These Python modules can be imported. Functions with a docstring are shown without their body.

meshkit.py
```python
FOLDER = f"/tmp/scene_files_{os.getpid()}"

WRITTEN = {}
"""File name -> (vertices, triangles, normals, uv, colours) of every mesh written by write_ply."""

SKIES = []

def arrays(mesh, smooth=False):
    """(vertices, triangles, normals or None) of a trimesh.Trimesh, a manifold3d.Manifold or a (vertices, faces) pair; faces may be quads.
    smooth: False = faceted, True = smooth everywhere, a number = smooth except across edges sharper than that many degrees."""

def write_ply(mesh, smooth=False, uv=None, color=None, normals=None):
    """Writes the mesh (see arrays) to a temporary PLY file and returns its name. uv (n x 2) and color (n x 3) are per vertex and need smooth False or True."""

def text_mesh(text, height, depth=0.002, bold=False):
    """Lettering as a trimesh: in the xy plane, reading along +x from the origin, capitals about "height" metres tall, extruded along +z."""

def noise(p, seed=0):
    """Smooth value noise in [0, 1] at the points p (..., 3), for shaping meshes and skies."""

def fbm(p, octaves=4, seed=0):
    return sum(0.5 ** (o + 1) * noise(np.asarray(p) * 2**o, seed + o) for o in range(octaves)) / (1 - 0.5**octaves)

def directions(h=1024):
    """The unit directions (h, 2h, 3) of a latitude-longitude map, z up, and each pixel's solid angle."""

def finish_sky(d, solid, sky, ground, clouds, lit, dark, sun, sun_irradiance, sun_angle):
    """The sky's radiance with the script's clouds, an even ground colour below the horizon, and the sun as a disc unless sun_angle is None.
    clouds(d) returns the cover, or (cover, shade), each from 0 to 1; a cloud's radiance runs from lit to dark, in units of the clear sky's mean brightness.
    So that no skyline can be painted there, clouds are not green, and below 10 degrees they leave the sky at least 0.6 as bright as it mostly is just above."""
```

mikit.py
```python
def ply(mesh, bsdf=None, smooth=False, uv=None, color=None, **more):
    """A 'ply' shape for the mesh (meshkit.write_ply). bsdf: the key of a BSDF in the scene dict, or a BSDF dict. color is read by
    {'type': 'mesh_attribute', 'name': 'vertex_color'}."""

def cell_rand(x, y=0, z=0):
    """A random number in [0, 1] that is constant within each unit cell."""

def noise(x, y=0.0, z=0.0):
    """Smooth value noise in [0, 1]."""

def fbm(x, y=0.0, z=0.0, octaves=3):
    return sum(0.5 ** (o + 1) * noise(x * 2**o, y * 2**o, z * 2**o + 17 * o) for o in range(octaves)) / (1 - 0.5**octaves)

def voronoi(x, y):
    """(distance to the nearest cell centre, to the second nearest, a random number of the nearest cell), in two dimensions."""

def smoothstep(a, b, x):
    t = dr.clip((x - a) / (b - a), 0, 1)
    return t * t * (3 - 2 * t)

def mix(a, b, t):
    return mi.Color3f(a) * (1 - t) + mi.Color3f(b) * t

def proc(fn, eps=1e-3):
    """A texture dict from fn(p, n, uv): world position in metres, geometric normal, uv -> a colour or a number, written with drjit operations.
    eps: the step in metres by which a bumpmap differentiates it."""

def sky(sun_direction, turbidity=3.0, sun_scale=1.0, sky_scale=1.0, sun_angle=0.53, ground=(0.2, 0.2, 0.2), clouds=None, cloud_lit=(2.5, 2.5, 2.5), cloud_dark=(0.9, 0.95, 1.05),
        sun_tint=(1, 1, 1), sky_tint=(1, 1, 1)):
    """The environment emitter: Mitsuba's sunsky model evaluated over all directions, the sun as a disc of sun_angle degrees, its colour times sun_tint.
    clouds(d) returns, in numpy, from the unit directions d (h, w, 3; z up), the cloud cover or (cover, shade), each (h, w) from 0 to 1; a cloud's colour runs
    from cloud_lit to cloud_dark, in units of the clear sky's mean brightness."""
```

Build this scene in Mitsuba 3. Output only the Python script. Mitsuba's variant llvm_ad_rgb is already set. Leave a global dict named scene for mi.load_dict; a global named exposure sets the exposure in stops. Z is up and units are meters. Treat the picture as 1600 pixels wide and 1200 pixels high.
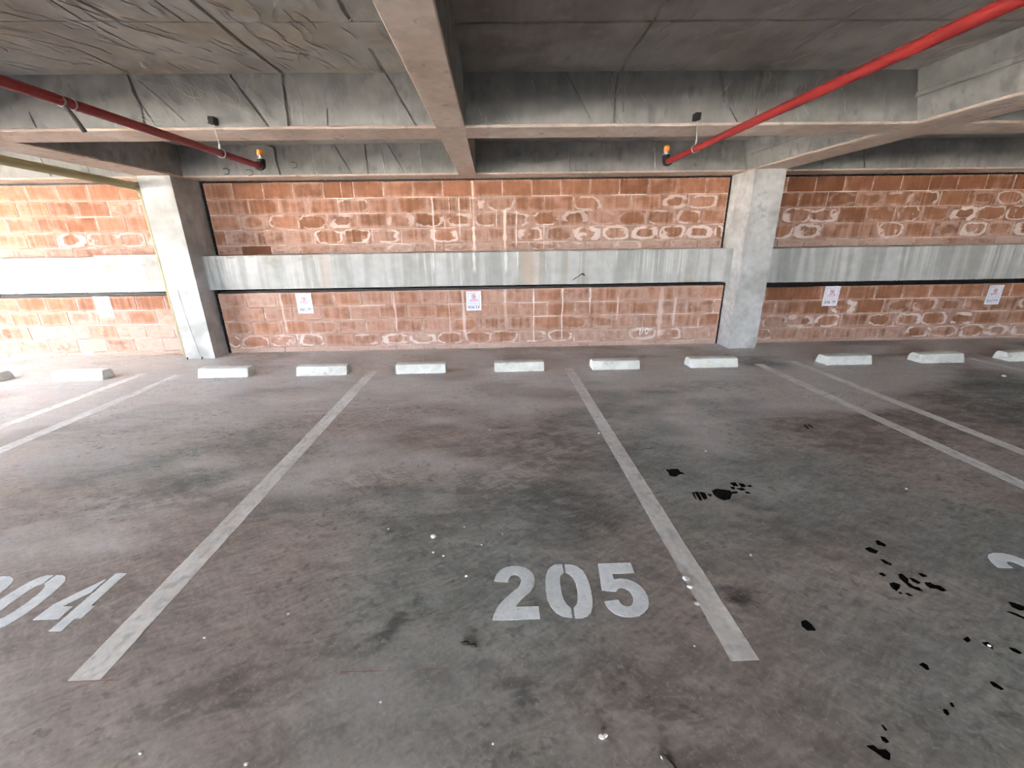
import math, random
import numpy as np, trimesh, drjit as dr, mitsuba as mi
import manifold3d as m3
import shapely
from shapely.geometry import Polygon
import mikit
from mikit import noise, fbm, smoothstep, mix, cell_rand, proc

T4 = mi.ScalarTransform4f
scene, labels = {}, {}
rng = random.Random(7)
SKEW = 0.0181            # the bays stand one degree out of square with the driving lanes
PI = math.pi

# ------------------------------------------------------------------ camera
yaw, pitch, roll = 0.0394225, 0.327366, -0.0144489
cy, sy, cp, sp = math.cos(yaw), math.sin(yaw), math.cos(pitch), math.sin(pitch)
fwd = np.array([sy * cp, cy * cp, -sp]); rgt = np.array([cy, -sy, 0.0]); upv = np.cross(rgt, fwd)
upr = -math.sin(roll) * rgt + math.cos(roll) * upv
eye = np.array([0, 0, 1.5])
scene['camera'] = {'type': 'perspective', 'fov': 2 * math.degrees(math.atan(800 / 651.38)), 'fov_axis': 'x', 'near_clip': 0.05, 'far_clip': 500.0,
                   'to_world': T4().look_at(origin=eye.tolist(), target=(eye + fwd).tolist(), up=upr.tolist())}

# ------------------------------------------------------------------ daylight: bright hazy sky, sun high on the open left side
def cloud_cover(d):
    import meshkit
    n = meshkit.fbm(d * np.array([2.2, 2.2, 4.0]) + 3.1, 4, 5)
    return np.clip((n - 0.30) * 3.0, 0, 1), np.clip((0.62 - n) * 2.0, 0, 1)
scene['sky'] = mikit.sky([0.35, 0.30, 0.89], turbidity=4.0, sun_scale=1.5, sun_tint=(0.92, 1.0, 1.12), sky_scale=1.0, sun_angle=2.0, clouds=cloud_cover,
                         cloud_lit=(1.9, 1.9, 1.92), cloud_dark=(0.9, 0.95, 1.02), ground=(0.3, 0.3, 0.3))
exposure = 7.66
OPEN_X = -12.9            # the open left side of the deck
OPEN_V = -10.0           # the open side behind the camera

# ------------------------------------------------------------------ helpers
def skew(v):
    v = np.array(v, float); v[:, 1] -= SKEW * v[:, 0]; return v

def raw(mesh):
    if hasattr(mesh, 'to_mesh'):
        m = mesh.to_mesh(); return np.array(m.vert_properties[:, :3], float), np.array(m.tri_verts)
    if isinstance(mesh, (tuple, list)): return np.asarray(mesh[0], float), np.asarray(mesh[1], int)
    return np.array(mesh.vertices, float), np.array(mesh.faces)

used = {}
def key_for(base):
    n = used.get(base, 0); used[base] = n + 1
    return base if n == 0 else '%s_%03d' % (base, n)

def put(name, mesh, bsdf, parent=None, smooth=False, label=None, category=None, group=None, kind=None, uv=None):
    key = key_for((parent + '__' if parent else '') + name)
    v, f = raw(mesh)
    scene[key] = mikit.ply(trimesh.Trimesh(skew(v), f, process=False), bsdf, smooth=smooth, uv=uv)
    tag(key, label, category, group, kind)
    return key

def tag(key, label=None, category=None, group=None, kind=None):
    d = {k: x for k, x in (('label', label), ('category', category), ('group', group), ('kind', kind)) if x}
    if d: labels[key] = d

def thing(name, label, category, group=None):
    key = key_for(name); tag(key, label, category, group); return key

def bx(x0, x1, v0, v1, z0, z1):
    return trimesh.creation.box(bounds=[[x0, v0, z0], [x1, v1, z1]])

def mbox(x0, x1, v0, v1, z0, z1):
    return m3.Manifold.cube([x1 - x0, v1 - v0, z1 - z0]).translate([x0, v0, z0])

def hull(pts):
    return m3.Manifold.hull_points(np.asarray(pts, np.float64).tolist()) if hasattr(m3.Manifold, 'hull_points') else None

def cham(x0, x1, v0, v1, z0, z1, b):
    pts = []
    for x, sx in ((x0, 1), (x1, -1)):
        for v, sv in ((v0, 1), (v1, -1)):
            for z, sz in ((z0, 1), (z1, -1)):
                pts += [(x, v + sv * b, z + sz * b), (x + sx * b, v, z + sz * b), (x + sx * b, v + sv * b, z)]
    return trimesh.convex.convex_hull(np.array(pts))

def tube(path, r, sides=14, caps=True):
    p = np.asarray(path, float)
    t = np.gradient(p, axis=0); t /= np.linalg.norm(t, axis=1, keepdims=True)
    r = np.broadcast_to(r, (len(p),))
    a = np.cross(t[0], [0.3, 0.2, 0.9]); a /= np.linalg.norm(a)
    ang = np.arange(sides) * 2 * PI / sides
    rings = []
    for i in range(len(p)):
        a = a - t[i] * (a @ t[i]); a /= np.linalg.norm(a); b = np.cross(t[i], a)
        rings.append(p[i] + r[i] * (np.cos(ang)[:, None] * a + np.sin(ang)[:, None] * b))
    v = np.vstack(rings); f = []
    for i in range(len(p) - 1):
        for j in range(sides):
            k = (j + 1) % sides
            f += [[i * sides + j, i * sides + k, (i + 1) * sides + k], [i * sides + j, (i + 1) * sides + k, (i + 1) * sides + j]]
    if caps:
        v = np.vstack([v, p[:1], p[-1:]]); n = len(p) * sides
        for j in range(sides):
            k = (j + 1) % sides
            f += [[n, k, j], [n + 1, (len(p) - 1) * sides + j, (len(p) - 1) * sides + k]]
    return trimesh.Trimesh(v, f, process=False)

def cat(*ms): return trimesh.util.concatenate([m if isinstance(m, trimesh.Trimesh) else trimesh.Trimesh(*raw(m), process=False) for m in ms])

def groove(path, normal, w, d, seed=0, out=0.004):
    """A ragged V-cut along a polyline that lies on a face whose outward normal is given."""
    r = random.Random(seed); n = np.asarray(normal, float); parts = []
    p = [np.asarray(q, float) for q in path]; pts = []
    for a, b in zip(p[:-1], p[1:]):
        k = max(1, int(np.linalg.norm(b - a) / 0.09))
        pts += [a + (b - a) * i / k for i in range(k)]
    pts.append(p[-1])
    t0 = (pts[-1] - pts[0]) / np.linalg.norm(pts[-1] - pts[0]); side0 = np.cross(n, t0)
    pts = [q + side0 * r.uniform(-0.12, 0.12) * w if 0 < i < len(pts) - 1 else q for i, q in enumerate(pts)]
    ws = [w * r.uniform(0.65, 1.25) for _ in pts]; ds = [d * r.uniform(0.7, 1.2) for _ in pts]
    for i in range(len(pts) - 1):
        t = pts[i + 1] - pts[i]; L = np.linalg.norm(t); t /= L; s = np.cross(n, t); q = []
        for c, ww, dd, e in ((pts[i], ws[i], ds[i], -0.002), (pts[i + 1], ws[i + 1], ds[i + 1], 0.002)):
            c = c + t * e
            q += [c + s * ww / 2 + n * out, c - s * ww / 2 + n * out, c + s * ww * 0.16 - n * dd, c - s * ww * 0.16 - n * dd]
        parts.append(m3.Manifold.hull_points(np.array(q)))
    return m3.Manifold.batch_boolean(parts, m3.OpType.Add)

# ------------------------------------------------------------------ materials
def V_(p): return p.y + SKEW * p.x

def pbsdf(color, rough=0.85, spec=0.3, bump=None, bscale=1.0, **more):
    c = {'type': 'rgb', 'value': list(color)} if isinstance(color, (tuple, list)) else proc(color)
    b = {'type': 'principled', 'base_color': c, 'roughness': rough if not callable(rough) else proc(rough), 'specular': spec, **more}
    if bump is not None: b = {'type': 'bumpmap', 'arbitrary': proc(bump, eps=2e-3), 'scale': bscale, 'bsdf': b}
    return {'type': 'twosided', 'bsdf': b}

def ell(x, v, cx, cv, rx, rv, a, ragged):
    """1 inside a ragged ellipse, 0 outside."""
    c, s = math.cos(a), math.sin(a); dx, dv = x - cx, v - cv
    q = dr.sqrt(dr.square((dx * c + dv * s) / rx) + dr.square((-dx * s + dv * c) / rv))
    return smoothstep(1.15, 0.35, q + (ragged - 0.5) * 1.5)

SMUDGES = [(0.35, 2.85, 0.75, 0.55, 0.3, .55), (0.10, 2.30, 0.55, 0.35, -0.3, .55), (0.45, 2.02, 0.40, 0.28, 0.5, .5), (-0.35, 2.02, 0.5, 0.14, 0.05, .4),
           (1.05, 1.40, 0.11, 0.10, -0.4, .85), (-2.2, 2.35, 0.9, 0.30, 0.15, .45), (-0.75, 2.45, 0.55, 0.28, 0.0, .4), (3.6, 3.15, 0.9, 0.40, 0.2, .5), (2.75, 2.90, 0.6, 0.5, -0.7, .5),
           (-0.45, 1.33, 0.22, 0.07, 0.9, .75), (0.08, 1.04, 0.22, 0.10, -0.5, .7), (1.7, 1.75, 0.5, 0.2, -0.6, .4), (4.6, 3.4, 0.6, 0.8, 0.1, .5), (0.5, 0.98, 0.4, 0.18, -0.4, .5),
           (-1.05, 1.05, 0.4, 0.14, 0.5, .55), (1.9, 5.45, 0.5, 0.12, 0.0, .4), (3.4, 5.3, 0.7, 0.12, 0.0, .4), (5.3, 5.3, 0.6, 0.12, 0.1, .5), (6.6, 5.2, 0.6, 0.14, 0.0, .5),
           (2.2, 4.2, 0.9, 0.22, 0.1, .35), (5.3, 3.9, 1.0, 0.3, 0.1, .45), (4.4, 2.5, 0.8, 0.3, -0.3, .4)]
DUST_LIGHT = [(-5.0, 5.3, 2.4, 1.3, 0.1, .95), (0.2, 5.55, 4.5, .55, 0.0, .9), (-2.3, 3.9, 1.9, .6, .15, .75), (5.0, 5.6, 2.5, .4, 0.0, .5), (0.3, 4.4, 1.6, .5, 0.0, .5), (-3.3, 3.0, 1.2, .5, .3, .6)]       # pale cement dust where no wheel runs; patches on the left paint in daylight
PALE = [(0.34, 1.10, .016, .022, .3), (0.27, 1.15, .014, .016, 0), (-0.94, 1.23, .045, .035, 0), (-0.78, 0.94, .035, .03, .4), (0.0, 1.03, .045, .03, .2), (0.08, 0.99, .018, .02, 0),
        (0.21, 0.89, .02, .05, .2), (-1.11, 1.37, .03, .02, 0), (1.35, 2.05, .22, .10, -.3), (0.05, 1.12, .03, .06, .4), (-0.33, 2.1, .18, .03, .1)]

def floor_color(p, n, uv):
    x, v = p.x, V_(p)
    big = fbm(x * 0.55 + 3.1, v * 0.8 + 9.7, 0.0, 3)
    mid = fbm(x * 2.1 + 11.0, v * 2.7 + 5.0, 0.0, 4)
    tro = fbm(x * 5.0 + 3 * noise(x * 0.7, v * 0.7, 4.0) + 1.3, v * 19.0 + 2.0, 2.0, 4)          # trowel sweeps
    tro2 = fbm((x * 0.72 + v * 0.69) * 26.0, (v * 0.72 - x * 0.69) * 6.0, 5.0, 3)
    fine = fbm(x * 75.0, v * 75.0, 1.0, 3)
    c = mix((0.272, 0.229, 0.202), (0.208, 0.213, 0.193), smoothstep(0.44, 0.72, big))
    wx, wv = x + 0.05 * noise(x * 6, v * 6, 2.0), v + 0.05 * noise(x * 6, v * 6, 5.0)
    s1 = fbm((wx * 0.95 + wv * 0.30) * 14.0, (wv * 0.95 - wx * 0.30) * 75.0, 1.0, 3); s2 = fbm((wx * 0.64 + wv * 0.77) * 80.0, (wv * 0.64 - wx * 0.77) * 15.0, 6.0, 3); s3 = fbm((wx * 0.5 - wv * 0.87) * 70.0, (wv * 0.5 + wx * 0.87) * 13.0, 9.0, 3)
    scr = dr.maximum(s1, s2) * 0.55 + s3 * 0.45
    c = c * (0.74 + 0.52 * mid) * (0.82 + 0.36 * tro) * (0.88 + 0.24 * tro2) * (0.58 + 0.78 * scr)
    dust_light = smoothstep(0.36, 0.60, fbm(x * 0.9 + 7, v * 1.6, 6.0, 4) * 0.8 + 0.34 * smoothstep(2.4, 5.2, v + 0.9 * noise(x * 0.8, v * 0.8, 9.0)) - 0.13)
    for cx, cv, rx, rv, a, s in DUST_LIGHT: dust_light = dr.maximum(dust_light, s * ell(x, v, cx, cv, rx, rv, a, mid * 0.5 + tro * 0.5))
    c = mix(c, mix((0.54, 0.505, 0.47), (0.42, 0.395, 0.37), tro), 0.85 * dust_light)
    dk = mi.Float(0)
    for cx, cv, rx, rv, a, s in SMUDGES: dk = dr.maximum(dk, s * ell(x, v, cx, cv, rx, rv, a, mid * 0.45 + tro * 0.55))
    rag = fbm(x * 13.0, v * 17.0, 8.0, 4)
    dk = dk * smoothstep(0.34, 0.60, rag * 0.45 + s2 * 0.25 + s1 * 0.30)
    c = c * (1 - 0.78 * dk)
    spots = smoothstep(0.60, 0.82, fbm(x * 26.0, v * 34.0, 3.0, 4)) * smoothstep(0.46, 0.62, mid)
    c = c * (1 - 0.30 * spots)
    pl = mi.Float(0)
    for cx, cv, rx, rv, a in PALE: pl = dr.maximum(pl, ell(x, v, cx, cv, rx, rv, a, rag))
    c = mix(c, (0.30, 0.275, 0.25), 0.62 * pl)
    c = c * (0.84 + 0.32 * fine)
    grit = smoothstep(0.84, 0.92, noise(x * 120.0, v * 120.0, 7.0))
    c = mix(c, (0.42, 0.40, 0.38), 0.30 * grit)
    chalk = smoothstep(0.0035, 0.001, dr.abs(v - 1.14 + 0.004 * noise(x * 3, 0, 1))) * smoothstep(0.45, 0.62, fbm(x * 4.0, 3.0, 1.0, 3)) * smoothstep(-1.75, -1.6, x) * smoothstep(0.2, 0.05, x)
    return mix(c, (0.30, 0.085, 0.065), 0.6 * chalk)

def floor_rough(p, n, uv): return 0.40 + 0.28 * noise(p.x * 3.0, p.y * 4.0, 0.0)
def floor_bump(p, n, uv):
    return 0.0035 * fbm(p.x * 5.0, p.y * 14.0, 2.0, 3) + 0.0006 * noise(p.x * 90.0, p.y * 90.0, 1.0)
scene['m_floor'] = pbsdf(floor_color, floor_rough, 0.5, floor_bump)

def slab_color(p, n, uv):
    x, v = p.x, V_(p)
    a = fbm(x * 1.1 + 5, v * 1.7, 3.0, 4); b = fbm(x * 6.0, v * 6.0 + 3, 1.0, 4); g = fbm(x * 40.0, v * 9.0, 6.0, 3)
    c = mix((0.228, 0.205, 0.176), (0.285, 0.268, 0.240), smoothstep(0.35, 0.65, a))
    c = c * (0.78 + 0.44 * b) * (0.9 + 0.2 * g)
    st = smoothstep(0.62, 0.72, fbm(x * 3.0 + 8, v * 3.0, 9.0, 4))
    c = mix(c, (0.24, 0.19, 0.13), 0.5 * st)
    ch = smoothstep(0.70, 0.78, fbm(x * 9.0, v * 12.0, 2.0, 3))
    return mix(c, (0.32, 0.30, 0.275), 0.4 * ch)
def ridge(q): return 1 - dr.abs(2 * q - 1)
def sheet_bump(p, n, uv):
    x, v, z = p.x, V_(p), p.z
    w = 0.9 * fbm(x * 2.2, v * 2.2, z * 2.2, 3)
    r1 = ridge(noise((x + 0.35 * v + 0.2 * z + w) * 5.0, v * 1.6 + 4, z * 2.0)); r2 = ridge(noise((x - 0.8 * z + 0.5 * v) * 9.0 + 6 * w, v * 3.5, z * 3.0 + 7)); r3 = ridge(noise((x + 0.5 * z) * 17.0 + 9 * w, v * 5.0, z * 4.0 + 3))
    where = smoothstep(0.40, 0.62, fbm(x * 0.9 + 2, v * 0.9, z * 0.9, 3) + 0.10)
    r1, r2, r3 = r1 * r1, r2 * r2, r3 * r3
    return (0.005 * r1 * r1 * r1 * r1 + 0.006 * r2 * r2 * r2 * r2 + 0.005 * r3 * r3 * r3) * where + 0.0008 * noise(x * 60, v * 60, z * 60)
scene['m_slab'] = pbsdf(slab_color, 0.85, 0.25, sheet_bump)

def face_color(p, n, uv):
    x, z, v = p.x, p.z, V_(p)
    a = fbm(x * 1.5 + 2, v * 1.5, z * 2.5, 4); s = fbm(x * 24.0, v * 24.0, z * 3.0, 3); b = fbm(x * 9.0, v * 9.0, z * 9.0, 3)
    c = mix((0.190, 0.190, 0.174), (0.245, 0.243, 0.228), smoothstep(0.35, 0.65, a))
    c = c * (0.80 + 0.40 * b) * (0.88 + 0.24 * s)
    sm = smoothstep(0.58, 0.80, fbm(x * 16.0, v * 16.0, z * 7.0 + 3, 4))
    return c * (1 - 0.25 * sm)
scene['m_face'] = pbsdf(face_color, 0.85, 0.25, sheet_bump)

def soffit_color(p, n, uv):
    x, v = p.x, V_(p)
    a = fbm(x * 3.0, v * 1.6, 1.0, 4); g = fbm(x * 20.0, v * 20.0, 4.0, 3)
    pan = cell_rand(dr.floor(v / 1.22), dr.floor(x / 1.22), 5)
    c = mix((0.37, 0.285, 0.23), (0.44, 0.37, 0.315), smoothstep(0.3, 0.7, a * 0.7 + pan * 0.3))
    c = c * (0.86 + 0.28 * g)
    sp_ = smoothstep(0.74, 0.80, fbm(x * 14.0, v * 14.0, 8.0, 3))
    return mix(c, (0.20, 0.15, 0.11), 0.5 * sp_)
scene['m_soffit'] = pbsdf(soffit_color, 0.75, 0.3)

def column_color(p, n, uv):
    x, z, v = p.x, p.z, V_(p)
    a = fbm(x * 3.0 + v * 3.0, v * 2.0, z * 2.2, 4); b = fbm(x * 16.0, v * 16.0, z * 16.0, 4); s = fbm(x * 30.0 + v * 30.0, 1.0, z * 4.0, 3)
    c = mix((0.315, 0.315, 0.292), (0.430, 0.432, 0.420), smoothstep(0.36, 0.62, a))
    c = c * (0.84 + 0.32 * b) * (0.93 + 0.14 * s)
    mot = smoothstep(0.55, 0.68, fbm(x * 22.0 + 3, v * 22.0, z * 22.0, 4)) * smoothstep(0.5, 0.66, fbm(x * 2.0 + 7, v * 2.0, z * 1.6 + 2, 3))
    return mix(c, (0.27, 0.275, 0.275), 0.55 * mot)
scene['m_column'] = pbsdf(column_color, 0.7, 0.35, lambda p, n, uv: 0.0015 * fbm(p.x * 8, p.y * 8, p.z * 8, 3))

# lime drips that run down from the ceiling beam over the bricks and the concrete band: x, half width, top, bottom, strength
DRIPS = [(-0.83, .016, 2.12, 1.40, .8), (-0.60, .010, 2.12, 1.9, .6), (-0.46, .012, 2.1, 1.6, .75), (-0.26, .02, 2.32, 1.55, .5), (-0.265, .028, 1.72, 1.40, .9), (-0.30, .010, 2.12, 1.9, .8), (0.18, .03, 1.93, 1.40, .85),
         (0.06, .010, 1.93, 1.7, .7), (0.345, .012, 1.93, 1.45, .8), (0.74, .008, 1.72, 1.4, .6), (-2.06, .01, 2.32, 2.1, .5), (-1.44, .02, .86, .30, .6), (-0.45, .025, .86, .2, .55), (-0.66, .012, .7, .25, .5),
         (-3.05, .02, .86, .3, .5), (-2.72, .02, .86, .65, .6), (0.575, .012, .86, .08, .8), (0.995, .014, .86, .08, .8), (1.40, .012, .86, .5, .7), (2.45, .05, .86, .15, .45), (1.81, .012, .7, .48, .7), (2.66, .02, .7, .3, .5), (0.16, .03, .86, .3, .4)]
def drip(x, z):
    d = mi.Float(0)
    wv = 0.012 * (noise(z * 9.0, x * 2.0, 3.0) - 0.5)
    for cx, hw, z1, z0, s in DRIPS:
        t = 0.5 + noise(z * 14.0, cx * 9, 1.0)
        d = dr.maximum(d, s * smoothstep(1.0, 0.35, dr.abs(x + wv - cx) / (hw * t)) * smoothstep(z0 - .04, z0 + .05, z) * smoothstep(z1 + .01, z1 - .01, z))
    return d

def band_color(p, n, uv):
    x, z, v = p.x, p.z, V_(p)
    lean = x + 0.05 * (z - 1.15) * smoothstep(3.0, 4.5, x)
    st = fbm(lean * 13.0 + 4, 1.0, z * 0.7, 4); s2 = fbm(lean * 42.0, 2.0, z * 1.6 + 8, 3); b = fbm(x * 9.0, v * 9.0, z * 9.0, 4)
    c = mix((0.315, 0.318, 0.295), (0.425, 0.427, 0.41), smoothstep(0.32, 0.68, st))
    c = c * (0.84 + 0.32 * b)
    c = mix(c, (0.58, 0.57, 0.54), 0.55 * smoothstep(0.58, 0.72, s2) * smoothstep(0.40, 0.62, noise(x * 2.2, 3.0, z * 0.6)))
    tan = smoothstep(0.60, 0.74, fbm(x * 3.3 + 1.7, 6.0, z * 0.4, 3))
    tan = dr.maximum(0.5 * tan, ell(x, z, 0.53, 1.15, .15, .6, 0.0, st)) * smoothstep(-4.1, -3.9, x) * smoothstep(3.4, 3.2, x)
    c = mix(c, (0.43, 0.325, 0.24), 0.62 * tan)
    mold = smoothstep(0.50, 0.66, fbm(x * 7.0, v * 7.0, z * 11.0, 4)) * smoothstep(1.24, 1.36, z + 0.08 * noise(x * 5, 1, 1)) * smoothstep(-1.0, -4.0, x)
    c = mix(c, (0.22, 0.20, 0.14), 0.6 * mold)
    return mix(c, (0.70, 0.69, 0.66), 0.75 * drip(x * 1.0, z + 0.28))
scene['m_band'] = pbsdf(band_color, 0.8, 0.3, lambda p, n, uv: 0.002 * fbm(p.x * 20, p.y * 8, p.z * 4, 3))

def mortar_color(p, n, uv):
    x, z = p.x, p.z
    a = fbm(x * 5.0, 1.0, z * 5.0, 4); g = fbm(x * 40.0, 2.0, z * 40.0, 3)
    c = mix((0.31, 0.215, 0.17), (0.43, 0.335, 0.28), smoothstep(0.35, 0.65, a)) * (0.82 + 0.36 * g)
    c = mix(c, (0.72, 0.62, 0.56), 0.55 * smoothstep(0.55, 0.66, fbm(x * 3.0 + 5, 4.0, z * 9.0, 3)))
    return mix(c, (0.74, 0.67, 0.62), drip(x, z))
scene['m_mortar'] = pbsdf(mortar_color, 0.9, 0.2, lambda p, n, uv: 0.002 * noise(p.x * 70, p.y * 70, p.z * 70))

def brick_color(p, n, uv):
    """uv: the whole parts carry the brick's code (haze and crust, tone and seed), the fractions its own width and height."""
    A, B = dr.floor(uv.x), dr.floor(uv.y)
    fx, fz = (uv.x - A - 0.1) / 0.8, (uv.y - B - 0.1) / 0.8
    haze, crust = dr.floor(A / 10) / 9.0, (A - 10 * dr.floor(A / 10)) / 9.0
    seed, tone = dr.floor(B / 10), (B - 10 * dr.floor(B / 10)) / 9.0
    X, Z = fx * 0.40, fz * 0.19
    o = seed * 3.37
    e = dr.minimum(dr.minimum(X, 0.40 - X), dr.minimum(Z, 0.19 - Z))
    nA = fbm(X * 7.0 + o, Z * 9.0 + o * 1.7, o, 4); nB = fbm(X * 18.0 + o * 2.1, Z * 22.0, o + 4, 4); nC = noise(X * 5.0 + o * 0.7, Z * 6.0, o + 9.0)
    st = noise(p.x * 34.0, 1.0, p.z * 2.5); grain = fbm(p.x * 60.0, 2.0, p.z * 60.0, 3)
    c = mix((0.172, 0.068, 0.036), (0.340, 0.155, 0.088), dr.clip(tone + (nA - 0.5) * 0.9 + (st - 0.5) * 0.3, 0, 1))
    hz = smoothstep(0.22, 0.86, haze * 0.85 + (nA - 0.5) * 0.7 + (st - 0.5) * 0.35 + smoothstep(0.045, 0.0, e) * 0.34 * smoothstep(0.05, 0.4, haze + 0.1))
    c = mix(c, (0.410, 0.262, 0.205), 0.85 * hz)
    c = mix(c, (0.45, 0.335, 0.28), 0.75 * smoothstep(0.62, 1.0, haze + (nB - 0.5) * 0.7))
    # lime crust: rounded rings, broken, and blobs towards one end
    qx, qz = (fx - 0.5) * 2 + 0.35 * (nC - 0.5), (fz - 0.5) * 2 + 0.3 * (nA - 0.5)
    rr = dr.power(dr.power(dr.abs(qx), 3.0) + dr.power(dr.abs(qz), 3.0), 1 / 3.0) + 0.42 * (nB - 0.5) + 0.34 * (nA - 0.5)
    rin = 0.52 + 0.30 * cell_rand(seed, 5, 1)
    ring = smoothstep(rin - 0.03, rin + 0.05, rr) * smoothstep(1.02, 0.90, rr)
    ring = ring * smoothstep(0.42, 0.60, noise(qx * 1.6 + o, qz * 1.1, o) * 0.95 + crust * 0.20)
    end = smoothstep(0.15, 0.75, qx * dr.select(cell_rand(seed, 3, 8) > 0.5, 1.0, -1.0))
    blob = smoothstep(0.56, 0.66, nB * 0.50 + nC * 0.25 + crust * 0.14 + end * 0.17) * smoothstep(0.98, 0.84, rr)
    cr = dr.maximum(ring * smoothstep(0.10, 0.45, crust), blob * smoothstep(0.30, 0.75, crust))
    c = mix(c, (0.60, 0.52, 0.475), (0.74 + 0.26 * nA) * cr)
    c = c * (0.88 + 0.24 * grain)
    return mix(c, (0.72, 0.63, 0.57), 0.9 * drip(p.x, p.z))
scene['m_brick'] = pbsdf(brick_color, 0.85, 0.25)

def stop_color(p, n, uv):
    a = fbm(p.x * 7, p.y * 7, p.z * 7, 4); g = fbm(p.x * 45, p.y * 45, p.z * 45, 3)
    c = mix((0.50, 0.505, 0.455), (0.62, 0.625, 0.58), smoothstep(0.3, 0.7, a)) * (0.88 + 0.24 * g)
    return mix(c, (0.36, 0.34, 0.29), 0.45 * smoothstep(0.64, 0.74, fbm(p.x * 14, p.y * 14, p.z * 14 + 4, 3)))
scene['m_stop'] = pbsdf(stop_color, 0.8, 0.3, lambda p, n, uv: 0.0015 * fbm(p.x * 30, p.y * 30, p.z * 30, 3))

def line_color(p, n, uv):
    x, v = p.x, V_(p)
    a = fbm(x * 9, v * 3.0, 1.0, 4); g = fbm(x * 50, v * 50, 2.0, 3)
    c = mix((0.53, 0.505, 0.47), (0.64, 0.62, 0.58), smoothstep(0.3, 0.7, a)) * (0.86 + 0.28 * g)
    return mix(c, (0.36, 0.33, 0.30), 0.5 * smoothstep(0.52, 0.80, fbm(x * 34, v * 22, 5.0, 4)))
scene['m_line'] = pbsdf(line_color, 0.6, 0.35)
def digit_color(p, n, uv):
    a = fbm(p.x * 14, p.y * 14, 1.0, 4); g = fbm(p.x * 80, p.y * 80, 2.0, 3)
    c = mix((0.61, 0.635, 0.635), (0.70, 0.72, 0.715), smoothstep(0.3, 0.7, a)) * (0.92 + 0.16 * g)
    return mix(c, (0.3, 0.29, 0.27), 0.5 * smoothstep(0.76, 0.80, fbm(p.x * 90, p.y * 90, 5.0, 3)))
scene['m_digit'] = pbsdf(digit_color, 0.6, 0.35)
scene['m_oil'] = pbsdf((0.003, 0.003, 0.003), 0.55, 0.08)
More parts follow.
